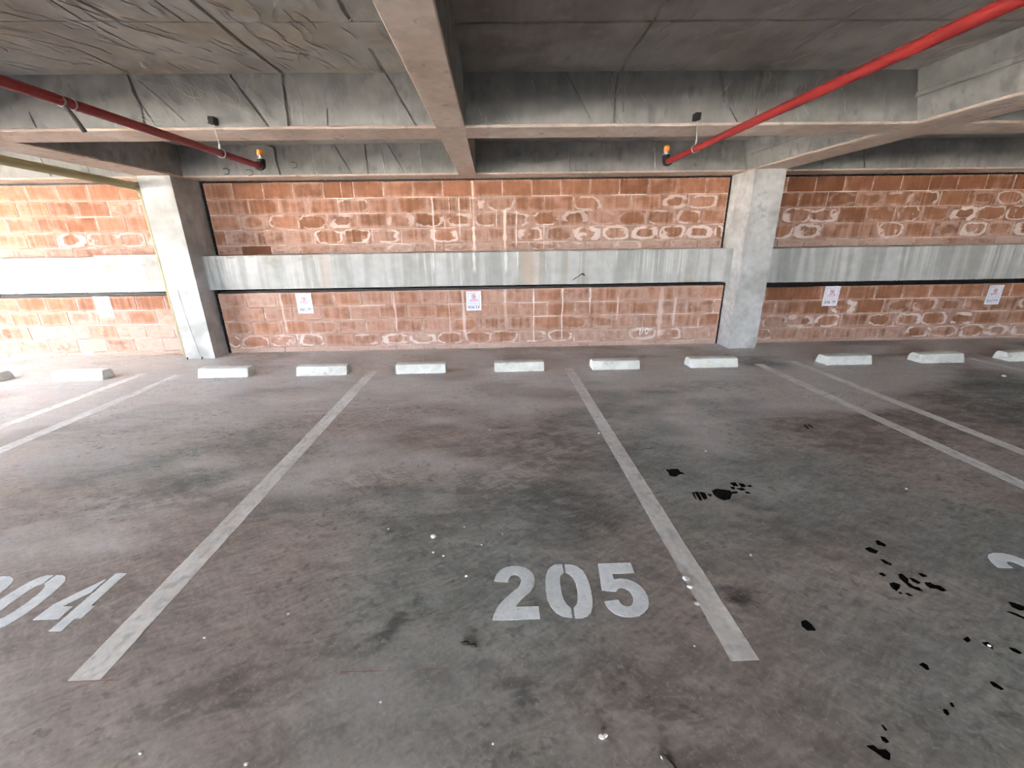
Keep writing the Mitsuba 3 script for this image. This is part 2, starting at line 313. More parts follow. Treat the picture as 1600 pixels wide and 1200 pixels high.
scene['m_red'] = pbsdf(lambda p, n, uv: mix((0.235, 0.020, 0.018), (0.175, 0.014, 0.013), fbm(p.x * 20, p.y * 6, p.z * 20, 3)), 0.45, 0.45)
scene['m_yellow'] = pbsdf(lambda p, n, uv: mix((0.27, 0.235, 0.115), (0.21, 0.185, 0.095), fbm(p.x * 10, p.y * 3, p.z * 10, 3)), 0.5, 0.4)
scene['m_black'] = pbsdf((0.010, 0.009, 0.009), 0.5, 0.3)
scene['m_zinc'] = pbsdf((0.36, 0.35, 0.34), 0.45, 0.5, metallic=0.7)
scene['m_rust'] = pbsdf((0.055, 0.045, 0.04), 0.7, 0.3)
scene['m_orange'] = pbsdf((0.80, 0.22, 0.02), 0.45, 0.4)
scene['m_white'] = pbsdf((0.78, 0.77, 0.75), 0.6, 0.3)
scene['m_paper'] = pbsdf(lambda p, n, uv: mix((0.62, 0.62, 0.68), (0.68, 0.68, 0.73), fbm(p.x * 20, p.y * 20, p.z * 20, 3)), 0.7, 0.25)
scene['m_inkgrey'] = pbsdf((0.42, 0.44, 0.50), 0.7, 0.2)
scene['m_inkdark'] = pbsdf((0.10, 0.11, 0.14), 0.7, 0.2)
scene['m_inkred'] = pbsdf((0.50, 0.16, 0.17), 0.7, 0.2)
scene['m_pebble'] = pbsdf(lambda p, n, uv: mix((0.50, 0.47, 0.44), (0.72, 0.70, 0.68), fbm(p.x * 90, p.y * 90, p.z * 90, 3)), 0.8, 0.3)
scene['m_leaf'] = pbsdf((0.05, 0.045, 0.035), 0.8, 0.3)
scene['m_dark'] = pbsdf((0.10, 0.095, 0.085), 0.9, 0.2)
scene['m_ground'] = pbsdf(lambda p, n, uv: mix((0.40, 0.39, 0.37), (0.52, 0.51, 0.49), fbm(p.x * 0.8, p.y * 0.8, 1.0, 4)), 0.9, 0.2)
scene['m_wall_far'] = pbsdf(lambda p, n, uv: mix((0.24, 0.23, 0.215), (0.31, 0.30, 0.285), fbm(p.x, p.y, p.z, 3)), 0.9, 0.2)

# ------------------------------------------------------------------ the setting
XR = 14.0
ZB, ZS = 2.345, 2.71                 # underside of the beams, underside of the slab
COLS = [(-4.37, -3.97), (3.375, 3.775)]

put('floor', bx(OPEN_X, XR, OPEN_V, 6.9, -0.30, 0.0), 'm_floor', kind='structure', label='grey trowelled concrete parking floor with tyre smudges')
put('ground', bx(-60, OPEN_X, -60, 60, -0.40, -0.02), 'm_ground', kind='structure', label='open ground beyond the left side of the deck')
put('wall_back', bx(OPEN_X, XR, 6.75, 6.95, 0, 2.75), 'm_dark', kind='structure')
put('wall_left', cat(bx(OPEN_X, OPEN_X + .2, OPEN_V, -3.0, 0, ZS), bx(OPEN_X, OPEN_X + .2, 2.0, 6.75, 0, ZS)), 'm_wall_far', kind='structure')
put('wall_front', cat(bx(OPEN_X + .2, -7.5, OPEN_V, OPEN_V + .2, 0, ZS), bx(2.5, XR - .2, OPEN_V, OPEN_V + .2, 0, ZS), bx(-7.5, 2.5, OPEN_V, OPEN_V + .2, 0, 1.0)), 'm_wall_far', kind='structure')
put('wall_right', bx(XR - .2, XR, OPEN_V, 6.75, 0, ZS), 'm_wall_far', kind='structure')

# ceiling slab, with the seams and folds left by its formwork sheets cut in
DN = (0, 0, -1)
cg = []
def cgroove(pts, w, d, s): cg.append(groove([(x, v, ZS) for x, v in pts], DN, w, d, s))
cgroove([(-0.19, 2.975), (0.55, 2.97), (1.15, 2.955), (2.1, 2.955), (3.25, 2.965)], 0.029, 0.034, 1)
cgroove([(-3.95, 2.93), (-2.27, 2.935), (-1.54, 2.955), (-0.42, 2.955)], 0.014, 0.020, 2)
cgroove([(-1.519, 2.5), (-1.531, 2.955), (-1.536, 3.221), (-1.521, 3.71)], 0.029, 0.037, 3)
cgroove([(-2.20, 2.5), (-2.26, 2.935)], 0.012, 0.017, 4)
cgroove([(-2.12, 2.5), (-2.065, 2.95)], 0.032, 0.017, 5)
cgroove([(-2.70, 2.72), (-2.518, 2.926), (-2.36, 2.945)], 0.014, 0.017, 6)
cgroove([(-2.622, 3.35), (-2.621, 3.71)], 0.017, 0.020, 7)
cgroove([(-0.765, 2.5), (-0.773, 2.94)], 0.032, 0.017, 8)
cgroove([(-0.762, 3.30), (-0.769, 3.71)], 0.035, 0.014, 9)
cgroove([(0.96, 2.5), (0.973, 2.974), (0.979, 3.413), (1.003, 3.71)], 0.026, 0.017, 10)
cgroove([(2.06, 2.5), (2.094, 2.945), (2.074, 3.232), (2.099, 3.71)], 0.014, 0.020, 11)
cgroove([(-3.02, 3.15), (-3.085, 3.314)], 0.014, 0.014, 12)
cgroove([(-1.714, 2.5), (-1.71, 2.953)], 0.017, 0.014, 13)
cgroove([(-2.24, 3.0), (-2.231, 3.33)], 0.014, 0.014, 14)
cgroove([(1.68, 2.6), (1.647, 2.87)], 0.014, 0.010, 15)
cgroove([(-1.36, 3.33), (-1.20, 3.40)], 0.026, 0.014, 16)
WELL = (-9.8, -7.5, 0.0, 4.5)          # light well through the slab, left of the photographed bays
slab = mbox(OPEN_X, XR, OPEN_V, 6.95, ZS, ZS + 0.25) - mbox(*WELL, ZS - .1, ZS + .4) - m3.Manifold.batch_boolean(cg, m3.OpType.Add)
put('ceiling', slab, 'm_slab', kind='structure', label='dark grey concrete slab with formwork seams overhead')

# ------------------------------------------------------------------ beams
SOF = 0.022
FN = (0, -1, 0)
b1 = thing('cross_beam', 'grey concrete cross beam in front of the wall, wrinkled face and pinkish underside', 'beam')
V1, V1b = 3.71, 4.05
g1 = []
def g1f(pts, w, d, s): g1.append(groove([(x, V1, z) for x, z in pts], FN, w, d, s))
g1f([(-1.905, 2.702), (-1.692, 2.372)], 0.020, 0.020, 21)
g1f([(-0.764, 2.712), (-0.566, 2.372)], 0.017, 0.017, 22)
g1f([(0.584, 2.705), (0.782, 2.403)], 0.014, 0.014, 23)
g1f([(-2.65, 2.714), (-2.635, 2.594), (-2.612, 2.511), (-2.621, 2.372)], 0.023, 0.027, 24)
g1f([(-1.519, 2.712), (-1.527, 2.566), (-1.532, 2.372)], 0.032, 0.027, 25)
g1f([(0.976, 2.712), (0.962, 2.551), (0.976, 2.372)], 0.026, 0.020, 26)
g1f([(1.762, 2.70), (1.795, 2.608), (1.816, 2.503)], 0.020, 0.020, 27)
g1f([(1.867, 2.468), (1.941, 2.372)], 0.017, 0.017, 28)
g1f([(2.086, 2.71), (2.079, 2.544), (2.077, 2.415)], 0.029, 0.017, 29)
g1f([(-1.23, 2.481), (-1.24, 2.374)], 0.012, 0.020, 30)
g1f([(1.034, 2.508), (1.039, 2.444)], 0.014, 0.024, 31)
g1f([(-3.448, 2.476), (-3.431, 2.375)], 0.017, 0.014, 32)
g1f([(-2.588, 2.674), (-2.45, 2.55), (-2.309, 2.405)], 0.012, 0.009, 33)
g1f([(-2.652, 2.614), (-2.536, 2.375)], 0.012, 0.009, 34)
body = mbox(OPEN_X, XR - .2, V1, V1b, ZB + SOF, ZS) - m3.Manifold.batch_boolean(g1, m3.OpType.Add)
put('web', body, 'm_face', b1)
put('soffit', cham(OPEN_X, XR - .2, V1 - .006, V1b + .006, ZB, ZB + SOF, .005), 'm_soffit', b1, label='smooth pinkish underside of the beam')

def wrinkles(parent, at, spots, seed, r0=.0022):
    """Fine proud ridges where the wrinkled form sheeting pleated; at(a, b) puts a point of the face into space."""
    q = random.Random(seed); ms = []
    for a0, a1, b0, b1, lean, n, L in spots:
        for _ in range(n):
            a, b = q.uniform(a0, a1), q.uniform(b0, b1); ang = lean + q.gauss(0, .33); l = L * q.uniform(.4, 1.3); k = 6; bend = q.uniform(-.5, .5); pts = []
            for i in range(k + 1):
                t = i / k - .5; th = ang + bend * t
                pa, pb = a + math.cos(th) * l * t + q.uniform(-.004, .004), b + math.sin(th) * l * t + q.uniform(-.004, .004)
                pts.append(at(min(max(pa, a0 - .1), a1 + .1), min(max(pb, b0), b1)))
            if np.linalg.norm(np.array(pts[0]) - np.array(pts[-1])) < .02: continue
            pts = [pts[0]] + [p for p, o in zip(pts[1:], pts[:-1]) if np.linalg.norm(np.array(p) - np.array(o)) > .004]
            if len(pts) < 3: continue
            rr = r0 * q.uniform(.6, 1.5)
            ms.append(tube(pts, [rr * .3] + [rr] * (len(pts) - 2) + [rr * .3], 5))
    return put('sheeting_ridges', cat(*ms), 'm_ridge_highlight', parent, kind='stuff', smooth=60, label='fine ridges left by wrinkled form sheeting, highlights painted pale')
scene['m_ridge_highlight'] = pbsdf(lambda p, n, uv: mix((0.24, 0.235, 0.215), (0.34, 0.335, 0.315), fbm(p.x * 9, p.y * 9, p.z * 9, 3)), 0.8, 0.3)  # lighter than the beam face: the ridge highlights are put into the colour
face_at = lambda a, b: (a, V1 + .0008, b)
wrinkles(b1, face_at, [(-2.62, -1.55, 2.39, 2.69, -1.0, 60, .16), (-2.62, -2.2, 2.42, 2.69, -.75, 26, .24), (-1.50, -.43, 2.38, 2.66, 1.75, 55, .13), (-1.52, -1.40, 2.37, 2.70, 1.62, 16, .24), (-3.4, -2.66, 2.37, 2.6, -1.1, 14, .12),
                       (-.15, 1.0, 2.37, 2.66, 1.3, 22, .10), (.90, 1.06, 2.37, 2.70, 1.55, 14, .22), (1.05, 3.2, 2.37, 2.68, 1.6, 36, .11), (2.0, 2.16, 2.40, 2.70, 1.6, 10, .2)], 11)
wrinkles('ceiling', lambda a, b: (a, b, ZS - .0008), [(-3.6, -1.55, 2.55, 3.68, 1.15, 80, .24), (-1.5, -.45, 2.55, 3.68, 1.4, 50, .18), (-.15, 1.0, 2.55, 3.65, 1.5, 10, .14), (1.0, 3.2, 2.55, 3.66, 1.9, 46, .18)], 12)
b2 = thing('wall_beam', 'concrete beam along the top of the brick wall, seamed front face', 'beam')
V2 = 6.04
g2 = []
def g2f(pts, w, d, s): g2.append(groove([(x, V2, z) for x, z in pts], FN, w, d, s))
g2f([(-2.80, 2.71), (-2.725, 2.683), (-2.729, 2.538), (-2.708, 2.36)], 0.032, 0.034, 41)
g2f([(-1.975, 2.705), (-1.782, 2.36)], 0.020, 0.017, 42)
g2f([(-1.586, 2.71), (-1.582, 2.36)], 0.026, 0.027, 43)
g2f([(-1.297, 2.70), (-1.107, 2.36)], 0.020, 0.017, 44)
g2f([(-5.15, 2.70), (-5.10, 2.36)], 0.014, 0.014, 47)
g2f([(-5.667, 2.60), (-5.60, 2.36)], 0.014, 0.014, 48)
g2f([(4.884, 2.631), (4.961, 2.38)], 0.023, 0.020, 49)
g2f([(6.053, 2.71), (6.122, 2.37)], 0.017, 0.020, 50)
body = mbox(OPEN_X, XR - .2, V2, 6.55, ZB + SOF, ZS) - m3.Manifold.batch_boolean(g2, m3.OpType.Add)
put('web', body, 'm_face', b2)
put('soffit', cham(OPEN_X, XR - .2, V2 - .004, 6.55, ZB, ZB + SOF, .004), 'm_soffit', b2, label='pinkish underside above the bricks')
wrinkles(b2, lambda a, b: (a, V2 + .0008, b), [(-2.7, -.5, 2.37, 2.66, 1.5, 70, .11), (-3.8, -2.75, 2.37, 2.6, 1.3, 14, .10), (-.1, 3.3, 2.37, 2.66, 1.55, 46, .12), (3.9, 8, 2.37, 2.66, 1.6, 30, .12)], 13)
for i, (x, lean) in enumerate(((-2.256, 0.01), (-1.38, 0.012), (-0.898, 0.006))):
    put('casting_fin', tube([(x - lean, V2 + .001, 2.70), (x, V2 - .001, 2.53), (x + lean, V2 + .001, ZB + .02)], [.004, .007, .005], 6), 'm_column', b2)
for i, pts in enumerate(([(1.08, 2.70), (1.014, 2.687), (1.024, 2.353)], [(2.215, 2.70), (2.137, 2.69), (2.159, 2.402)])):
    put('casting_fin', tube([(x, V2, z) for x, z in pts], .010, 6), 'm_face', b2)
for x, z in ((-3.396, 2.412), (-3.10, 2.394), (-2.522, 2.477)):
    put('wire_hook', tube([(x + .045 * math.cos(a), V2 - .008, z + .035 * math.sin(a)) for a in np.linspace(-1.9, 2.2, 12)], .004, 6), 'm_rust', b2, smooth=40, label='rusty curl of tie wire on the beam face')

def long_beam(name, label, x0, x1, t0, t1, v0=OPEN_V, v1=6.05, notch=None):
    """A beam running towards the wall; t0, t1 are its sides at the slab."""
    k = thing(name, label, 'beam')
    prof = Polygon([(x0, ZB + SOF), (x1, ZB + SOF), (t1, ZS), (t0, ZS)])
    v = trimesh.creation.extrude_polygon(prof, v1 - v0, engine='earcut')
    v.vertices = np.stack([v.vertices[:, 0], v1 - v.vertices[:, 2], v.vertices[:, 1]], 1)
    put('web', v, 'm_face', k)
    put('soffit', cham(x0 - .004, x1 + .004, v0, v1, ZB - .001, ZB + SOF, .006), 'm_soffit', k, label='smooth pinkish underside of the beam')
    if notch:
        put('board_mark', cham(notch[0] - .012, notch[0] + .02, v0, 5.9, notch[1] - .028, notch[1] + .008, .004), 'm_face', k, label='ledge left by a form board along the beam side')
    return k
long_beam('ceiling_rib', 'middle concrete rib running from the camera to the wall, tan underside', -0.415, -0.195, -0.425, -0.185)
long_beam('column_beam', 'concrete beam leading to the left column, dark inner side', -4.36, -3.95, -4.38, -3.93)
long_beam('column_beam', 'concrete beam leading to the right column, pale ledged side', 3.385, 3.785, 3.285, 3.82, notch=(3.33, 2.555))

# the same grid of ribs and beams goes on over the aisle behind the camera and over the bays to either side
for lab, v in (('nearest behind the camera', 1.38), ('second behind the camera', -.95), ('third behind the camera', -3.28), ('fourth behind the camera', -5.61), ('fifth behind the camera', -7.94)):
    kk = thing('cross_beam', 'concrete cross beam over the aisle, ' + lab, 'beam')
    put('web', bx(OPEN_X, XR - .2, v, v + .34, ZB, ZS), 'm_face', kk)
for lab, x in (('at the far end of the left bay', -11.92), ('over the right bay', 7.45), ('at the far end of the right bay', 11.12)):
    kk = thing('ceiling_rib', 'concrete rib running to the wall, ' + lab, 'beam')
    put('web', bx(x - .11 - .1 * (abs(x) > 10), x + .11 + .1 * (abs(x) > 10), OPEN_V, 6.05, ZB, ZS), 'm_face', kk)
# ------------------------------------------------------------------ columns
for i, ((x0, x1), lab) in enumerate(zip(COLS, ('pale concrete column left of the middle bay, dark inner side', 'bluish grey concrete column between the middle and right bays'))):
    m = mbox(x0, x1, 5.82, 6.60, 0, ZB - .001)
    if i == 0:
        m = m - groove([(-4.24, 5.82, 0.95), (-4.22, 5.82, 0.55), (-4.17, 5.82, 0.02)], FN, .010, .008, 60)
    k = put('column', m, 'm_column', label=lab, category='column')
    if i == 0:
        for x in (-4.345, -4.14):
            put('rebar_stub', tube([(x, 5.80, 0.0), (x + .01, 5.795, 0.03)], .009, 8), 'm_rust', k)

# ------------------------------------------------------------------ brick walls with the concrete band
BAYS = [('wall_left_bay', OPEN_X, -4.37, 'left'), ('wall_middle_bay', -3.97, 3.375, 'middle'), ('wall_right_bay', 3.775, XR - .2, 'right')]
LOWER_Z = [(0.672, 0.868), (0.470, 0.660), (0.268, 0.458), (0.082, 0.256), (0.004, 0.070)]
LOWER_ROWS = {'left': [(.660, .853), (.455, .648), (.255, .443), (.062, .243), (.004, .050)], 'middle': LOWER_Z, 'right': [(.638, .826), (.430, .626), (.226, .418), (.040, .214), (.003, .030)]}
UPPER_Z = [(2.118, 2.318), (1.918, 2.106), (1.716, 1.906), (1.512, 1.704), (1.388, 1.500)]
UPPER_ROWS = {'left': UPPER_Z, 'middle': UPPER_Z, 'right': [(2.126, 2.315), (1.924, 2.114), (1.710, 1.912), (1.494, 1.698), (1.380, 1.482)]}
PH = {('left', 'u'): (-5.88, -6.08, -5.89, -6.10, -5.92), ('left', 'l'): (-5.91, -6.08, -5.88, -6.09, -5.90),
      ('middle', 'u'): (0.565, 0.335, 0.57, 0.345, 0.53), ('middle', 'l'): (0.575, 0.374, 0.585, 0.371, 0.575),
      ('right', 'u'): (4.99, 4.795, 5.00, 4.80, 4.99), ('right', 'l'): (4.815, 4.99, 4.805, 5.017, 4.83)}
#            haze, crust, tone per course
LOOK = {('left', 'u'): ((.40, .03, .75), (.46, .25, .75), (.46, .12, .75), (.52, .45, .75), (.72, .08, .6)),
        ('left', 'l'): ((.38, .05, .6), (.66, .08, .6), (.76, .08, .8), (.86, .08, .8), (1.0, .1, .8)),
        ('middle', 'u'): ((.28, .03, .55), (.44, .22, .60), (.46, .36, .62), (.54, .64, .62), (.80, .22, .5)),
        ('middle', 'l'): ((.56, .03, .85), (.56, .10, .80), (.58, .18, .80), (.66, .45, .75), (1.0, .12, .7)),
        ('right', 'u'): ((.20, .03, .35), (.26, .30, .45), (.26, .72, .5), (.44, .90, .5), (.85, .15, .5)),
        ('right', 'l'): ((.22, .03, .55), (.38, .36, .55), (.48, .50, .55), (.62, .50, .5), (.95, .1, .5))}
PITCH, JOINT = 0.41, 0.013
def brick_mesh(x0, x1, vf, z0, z1, A, B, b=.005):
    vb = vf + .05
    q = [(x0, vb, z0), (x1, vb, z0), (x1, vb, z1), (x0, vb, z1), (x0, vf + b, z0), (x1, vf + b, z0), (x1, vf + b, z1), (x0, vf + b, z1),
         (x0 + b, vf, z0 + b), (x1 - b, vf, z0 + b), (x1 - b, vf, z1 - b), (x0 + b, vf, z1 - b)]
    f = []
    for a, c in ((0, 4), (4, 8)):
        for j in range(4):
            k = (j + 1) % 4
            f += [[a + j, a + k, c + k], [a + j, c + k, c + j]]
    f += [[8, 9, 10], [8, 10, 11]]
    q = np.array(q)
    uv = np.stack([A + .1 + .8 * (q[:, 0] - x0) / (x1 - x0), B + .1 + .8 * (q[:, 2] - z0) / (z1 - z0)], 1)
    return (q, np.array(f)), uv
def nine(t): return int(min(9, max(0, round(9 * t))))
SPECIAL = {('middle', 'u', 4, -10): (.02, 0, -0.2), ('middle', 'l', 0, -10): (.75, 0, .6)}
band_labels = {'left': 'pale concrete band across the left brick bay', 'middle': 'streaked concrete band across the middle brick bay', 'right': 'grey streaked concrete band across the right brick bay'}
wall_labels = {'left': 'sunlit orange block wall of the left bay', 'middle': 'orange block wall of the middle bay with white lime crusts', 'right': 'shaded brown block wall of the right bay with lime rings'}
seed_n = 0
for wname, X0, X1, bay in BAYS:
    gl, gr = (.05, .035)
    xa, xb = X0 + gl, X1 - gr
    w = put(wname, cat(bx(xa, xb, 6.125, 6.30, 0.0, LOWER_ROWS[bay][0][1] - .002), bx(xa + .0, xb, 6.355, 6.52, 1.375, 2.316)), 'm_mortar', kind='structure', label=wall_labels[bay])
    jf = lambda v, z0, z1: [bx(X0, xa + .002, v + .022, v + .1, z0, z1), bx(xb - .002, X1, v + .022, v + .1, z0, z1)]  # black strips added so the open gaps look as dark as deep shade
    put('dark_joint_filler', cat(*jf(6.12, 0, .90), *jf(6.35, 1.386, ZB - .002), bx(xa, xb, 6.372, 6.45, 2.317, ZB - .002), bx(xa, xb, 6.17, 6.25, LOWER_ROWS[bay][0][1] - .001, .898)), 'm_black', w, label='black filler added to darken the open joints round the block panels')
    for part, rows, vf in (('u', UPPER_ROWS[bay], 6.350), ('l', LOWER_ROWS[bay], 6.120)):
        for r, (z0, z1) in enumerate(rows):
            ph = PH[(bay, part)][r]; h0, c0, t0 = LOOK[(bay, part)][r]
            k0 = math.floor((xa - ph) / PITCH)
            for k in range(k0, math.ceil((xb - ph) / PITCH)):
                rr = random.Random(hash((bay == 'left', bay == 'right', part == 'u', r, k)) & 0xffff)
                a, c = ph + k * PITCH, ph + (k + 1) * PITCH - JOINT
                a += rr.uniform(-.006, .006); c += rr.uniform(-.006, .006)
                a, c = max(a, xa), min(c, xb)
                if c - a < .03 or c < -7.6 or a > 8.6: continue
                h = h0 + rr.uniform(-.16, .16); cr = c0 * rr.choice((.0, .3, .7, 1.0, 1.3)); t = t0 + rr.uniform(-.3, .3)
                if (bay, part, r, k) in SPECIAL: h, cr, t = SPECIAL[(bay, part, r, k)]
                seed_n += 1
                A = nine(h) * 10 + nine(cr); B = (seed_n % 97) * 10 + nine(t)
                m, uv = brick_mesh(a, c, vf + rr.uniform(-.0025, .002), z0 + rr.uniform(-.002, .002), z1 + rr.uniform(-.002, .002), A, B)
                put('brick', m, 'm_brick', w, uv=uv, label='dark red brown block without lime' if (bay, part, r, k) == ('middle', 'u', 4, -10) else None)
    z0, z1 = {'left': (.915, 1.385), 'middle': (.925, 1.378), 'right': (.900, 1.372)}[bay]
    bm = mbox(X0, X1, 6.06, 6.47, z0, z1)
    cuts = [groove([(-5.42, 6.06, 1.385), (-5.36, 6.06, 1.1), (-5.33, 6.06, .91)], FN, .008, .008, 70)] if bay == 'left' else [groove([(1.6 + .02 * i, 6.06, 1.25 - .1 * i) for i in range(2)], FN, .006, .006, 71)]
    bm = bm - m3.Manifold.batch_boolean(cuts, m3.OpType.Add)
    bk = put('concrete_band', bm, 'm_band', w, label=band_labels[bay])
    if bay == 'middle': band_mid = bk

def stroke(pts, r): return tube([(x, 6.1165, z) for x, z in pts], r, 6)
put('lime_scrawl', cat(stroke([(2.268 + .022 * math.cos(a), .215 + .046 * math.sin(a)) for a in np.linspace(0, 6.1, 14)], .005), stroke([(2.10, .262), (2.16, .258), (2.215, .262)], .005), stroke([(2.165, .258), (2.175, .21), (2.16, .165)], .006), stroke([(2.215, .25), (2.205, .20), (2.18, .16)], .005)),
    'm_white', 'wall_middle_bay', label='white scrawl like letters on a low block')
put('ledge_strip', cham(-5.42, -4.45, 6.062, 6.14, 1.386, 1.408, .004), 'm_white', label='thin white strip lying on the pale band beside the left column', category='strip')
hk = [(1.12, 6.05, .985), (1.19, 6.035, 1.03), (1.235, 6.03, 1.062), (1.262, 6.035, 1.068), (1.285, 6.06, 1.045)]
put('bent_wire', tube(hk, [.004, .006, .007, .009, .009], 8), 'm_rust', band_mid, smooth=40, label='dark bent wire sticking out of the band')

# ------------------------------------------------------------------ painted floor marks (paint on the floor slab: its parts)
def paint(name, poly, mat, parent, h=.0012, z=0.0, label=None, group=None):
    m = trimesh.creation.extrude_polygon(poly, h, engine='earcut'); m.apply_translation([0, 0, z])
    return put(name, m, mat, parent, label=label, group=group)
def ragged(x0, x1, v0, v1, amp, s):
    r = random.Random(s); n = int((v1 - v0) / .05); pts = []
    pts += [(x1 + r.uniform(-amp, amp), v0 + (v1 - v0) * i / n) for i in range(n + 1)]
    pts += [(x0 + r.uniform(-amp, amp), v1 - (v1 - v0) * i / n) for i in range(n + 1)]
    return Polygon(pts)
lines = [(-1.60, -1.482, 1.140, 5.03, 'left line of stall 205'), (.853, .960, 1.127, 4.99, 'line between stall 205 and the stall with oil spots'), (-4.487, -4.376, 1.13, 5.15, 'outer line of the pair left of stall 204'), (-3.985, -3.868, 1.13, 5.03, 'inner line of the pair left of stall 204'),
         (3.265, 3.372, 1.13, 4.995, 'inner line of the pair right of stall 206'), (3.775, 3.875, 1.13, 5.10, 'outer line of the pair right of stall 206'), (6.10, 6.205, 1.13, 5.06, 'farthest line on the right')]
for i, (x0, x1, v0, v1, lab) in enumerate(lines):
    paint('parking_line', ragged(x0, x1, v0, v1, .0018, 80 + i), 'm_line', 'floor', label='worn white painted ' + lab)

dig2 = [(-0.037, 1.55), (-0.029, 1.583), (-0.01, 1.617), (0.016, 1.637), (0.054, 1.646), (0.09, 1.643), (0.121, 1.629), (0.143, 1.604), (0.153, 1.576), (0.155, 1.546), (0.147, 1.517), (0.13, 1.486), (0.109, 1.466), (0.083, 1.44), (0.065, 1.417), (0.055, 1.403), (0.157, 1.403), (0.157, 1.338), (-0.044, 1.338), (-0.039, 1.363), (-0.025, 1.398), (-0.008, 1.426), (0.016, 1.454), (0.046, 1.484), (0.072, 1.507), (0.086, 1.529), (0.091, 1.552), (0.087, 1.572), (0.074, 1.585), (0.059, 1.588), (0.043, 1.582), (0.034, 1.567), (0.03, 1.543)]
dig0a = [(0.297, 1.646), (0.266, 1.647), (0.243, 1.635), (0.223, 1.611), (0.211, 1.581), (0.203, 1.541), (0.198, 1.484), (0.199, 1.435), (0.211, 1.394), (0.23, 1.363), (0.255, 1.346), (0.292, 1.337), (0.295, 1.388), (0.281, 1.406), (0.271, 1.433), (0.268, 1.475), (0.27, 1.525), (0.274, 1.558), (0.281, 1.578), (0.298, 1.591)]
dig0b = [(0.31, 1.645), (0.34, 1.644), (0.369, 1.63), (0.39, 1.604), (0.4, 1.566), (0.403, 1.52), (0.403, 1.476), (0.399, 1.428), (0.389, 1.388), (0.375, 1.36), (0.355, 1.342), (0.335, 1.335), (0.304, 1.335), (0.306, 1.388), (0.323, 1.404), (0.333, 1.43), (0.34, 1.478), (0.342, 1.522), (0.335, 1.559), (0.323, 1.579), (0.307, 1.59)]
dig5 = [(0.474, 1.644), (0.635, 1.644), (0.632, 1.577), (0.526, 1.575), (0.524, 1.539), (0.556, 1.546), (0.589, 1.538), (0.617, 1.521), (0.636, 1.494), (0.645, 1.466), (0.647, 1.436), (0.639, 1.401), (0.625, 1.373), (0.601, 1.352), (0.573, 1.336), (0.539, 1.331), (0.504, 1.336), (0.476, 1.351), (0.459, 1.374), (0.45, 1.394), (0.447, 1.417), (0.511, 1.424), (0.514, 1.408), (0.521, 1.394), (0.538, 1.386), (0.555, 1.388), (0.568, 1.401), (0.578, 1.421), (0.58, 1.444), (0.575, 1.469), (0.562, 1.483), (0.545, 1.49), (0.529, 1.486), (0.512, 1.467), (0.452, 1.479)]
dig4a = [(-1.891, 1.644), (-1.998, 1.497), (-2.007, 1.415), (-1.899, 1.415), (-1.899, 1.482), (-1.949, 1.483), (-1.891, 1.560)]
dig4b = [(-1.876, 1.675), (-1.822, 1.675), (-1.822, 1.483), (-1.802, 1.481), (-1.803, 1.415), (-1.830, 1.414), (-1.830, 1.354), (-1.882, 1.355)]
dig6 = [(0.60, 1.575), (0.575, 1.625), (0.54, 1.646), (0.50, 1.638), (0.465, 1.60), (0.45, 1.54), (0.448, 1.46), (0.46, 1.39), (0.49, 1.345), (0.54, 1.332), (0.59, 1.345), (0.625, 1.385), (0.635, 1.44), (0.62, 1.495), (0.58, 1.53), (0.54, 1.53), (0.515, 1.515), (0.52, 1.56), (0.545, 1.585), (0.565, 1.575)]
def digit(pts, dx, dv, parent, lab=None):
    g = [Polygon([(x + dx, v + dv) for x, v in q]).buffer(.004).buffer(-.007).buffer(.003) for q in pts]
    g = shapely.unary_union(g)
    ms = [trimesh.creation.extrude_polygon(q, .0016, engine='earcut') for q in getattr(g, 'geoms', [g])]
    return put('digit', cat(*ms), 'm_digit', parent, label=lab)
tag('floor__stall_number', label='white stencilled number 205 in the middle stall')
digit([dig2], 0, 0, 'floor__stall_number'); digit([dig0a, dig0b], 0, 0, 'floor__stall_number'); digit([dig5], 0, 0, 'floor__stall_number')
tag('floor__stall_number_001', label='white stencilled number 204 cut by the left edge')
digit([dig2], -2.469, .103 - .07, 'floor__stall_number_001'); digit([dig0a, dig0b], -2.469, .03, 'floor__stall_number_001'); digit([dig4a, dig4b], 0, 0, 'floor__stall_number_001')
tag('floor__stall_number_002', label='white stencilled number at the right edge, only its 2 in view')
digit([dig2], 2.401, -.01, 'floor__stall_number_002'); digit([dig0a, dig0b], 2.401, -.01, 'floor__stall_number_002'); digit([dig6], 2.401, -.01, 'floor__stall_number_002')

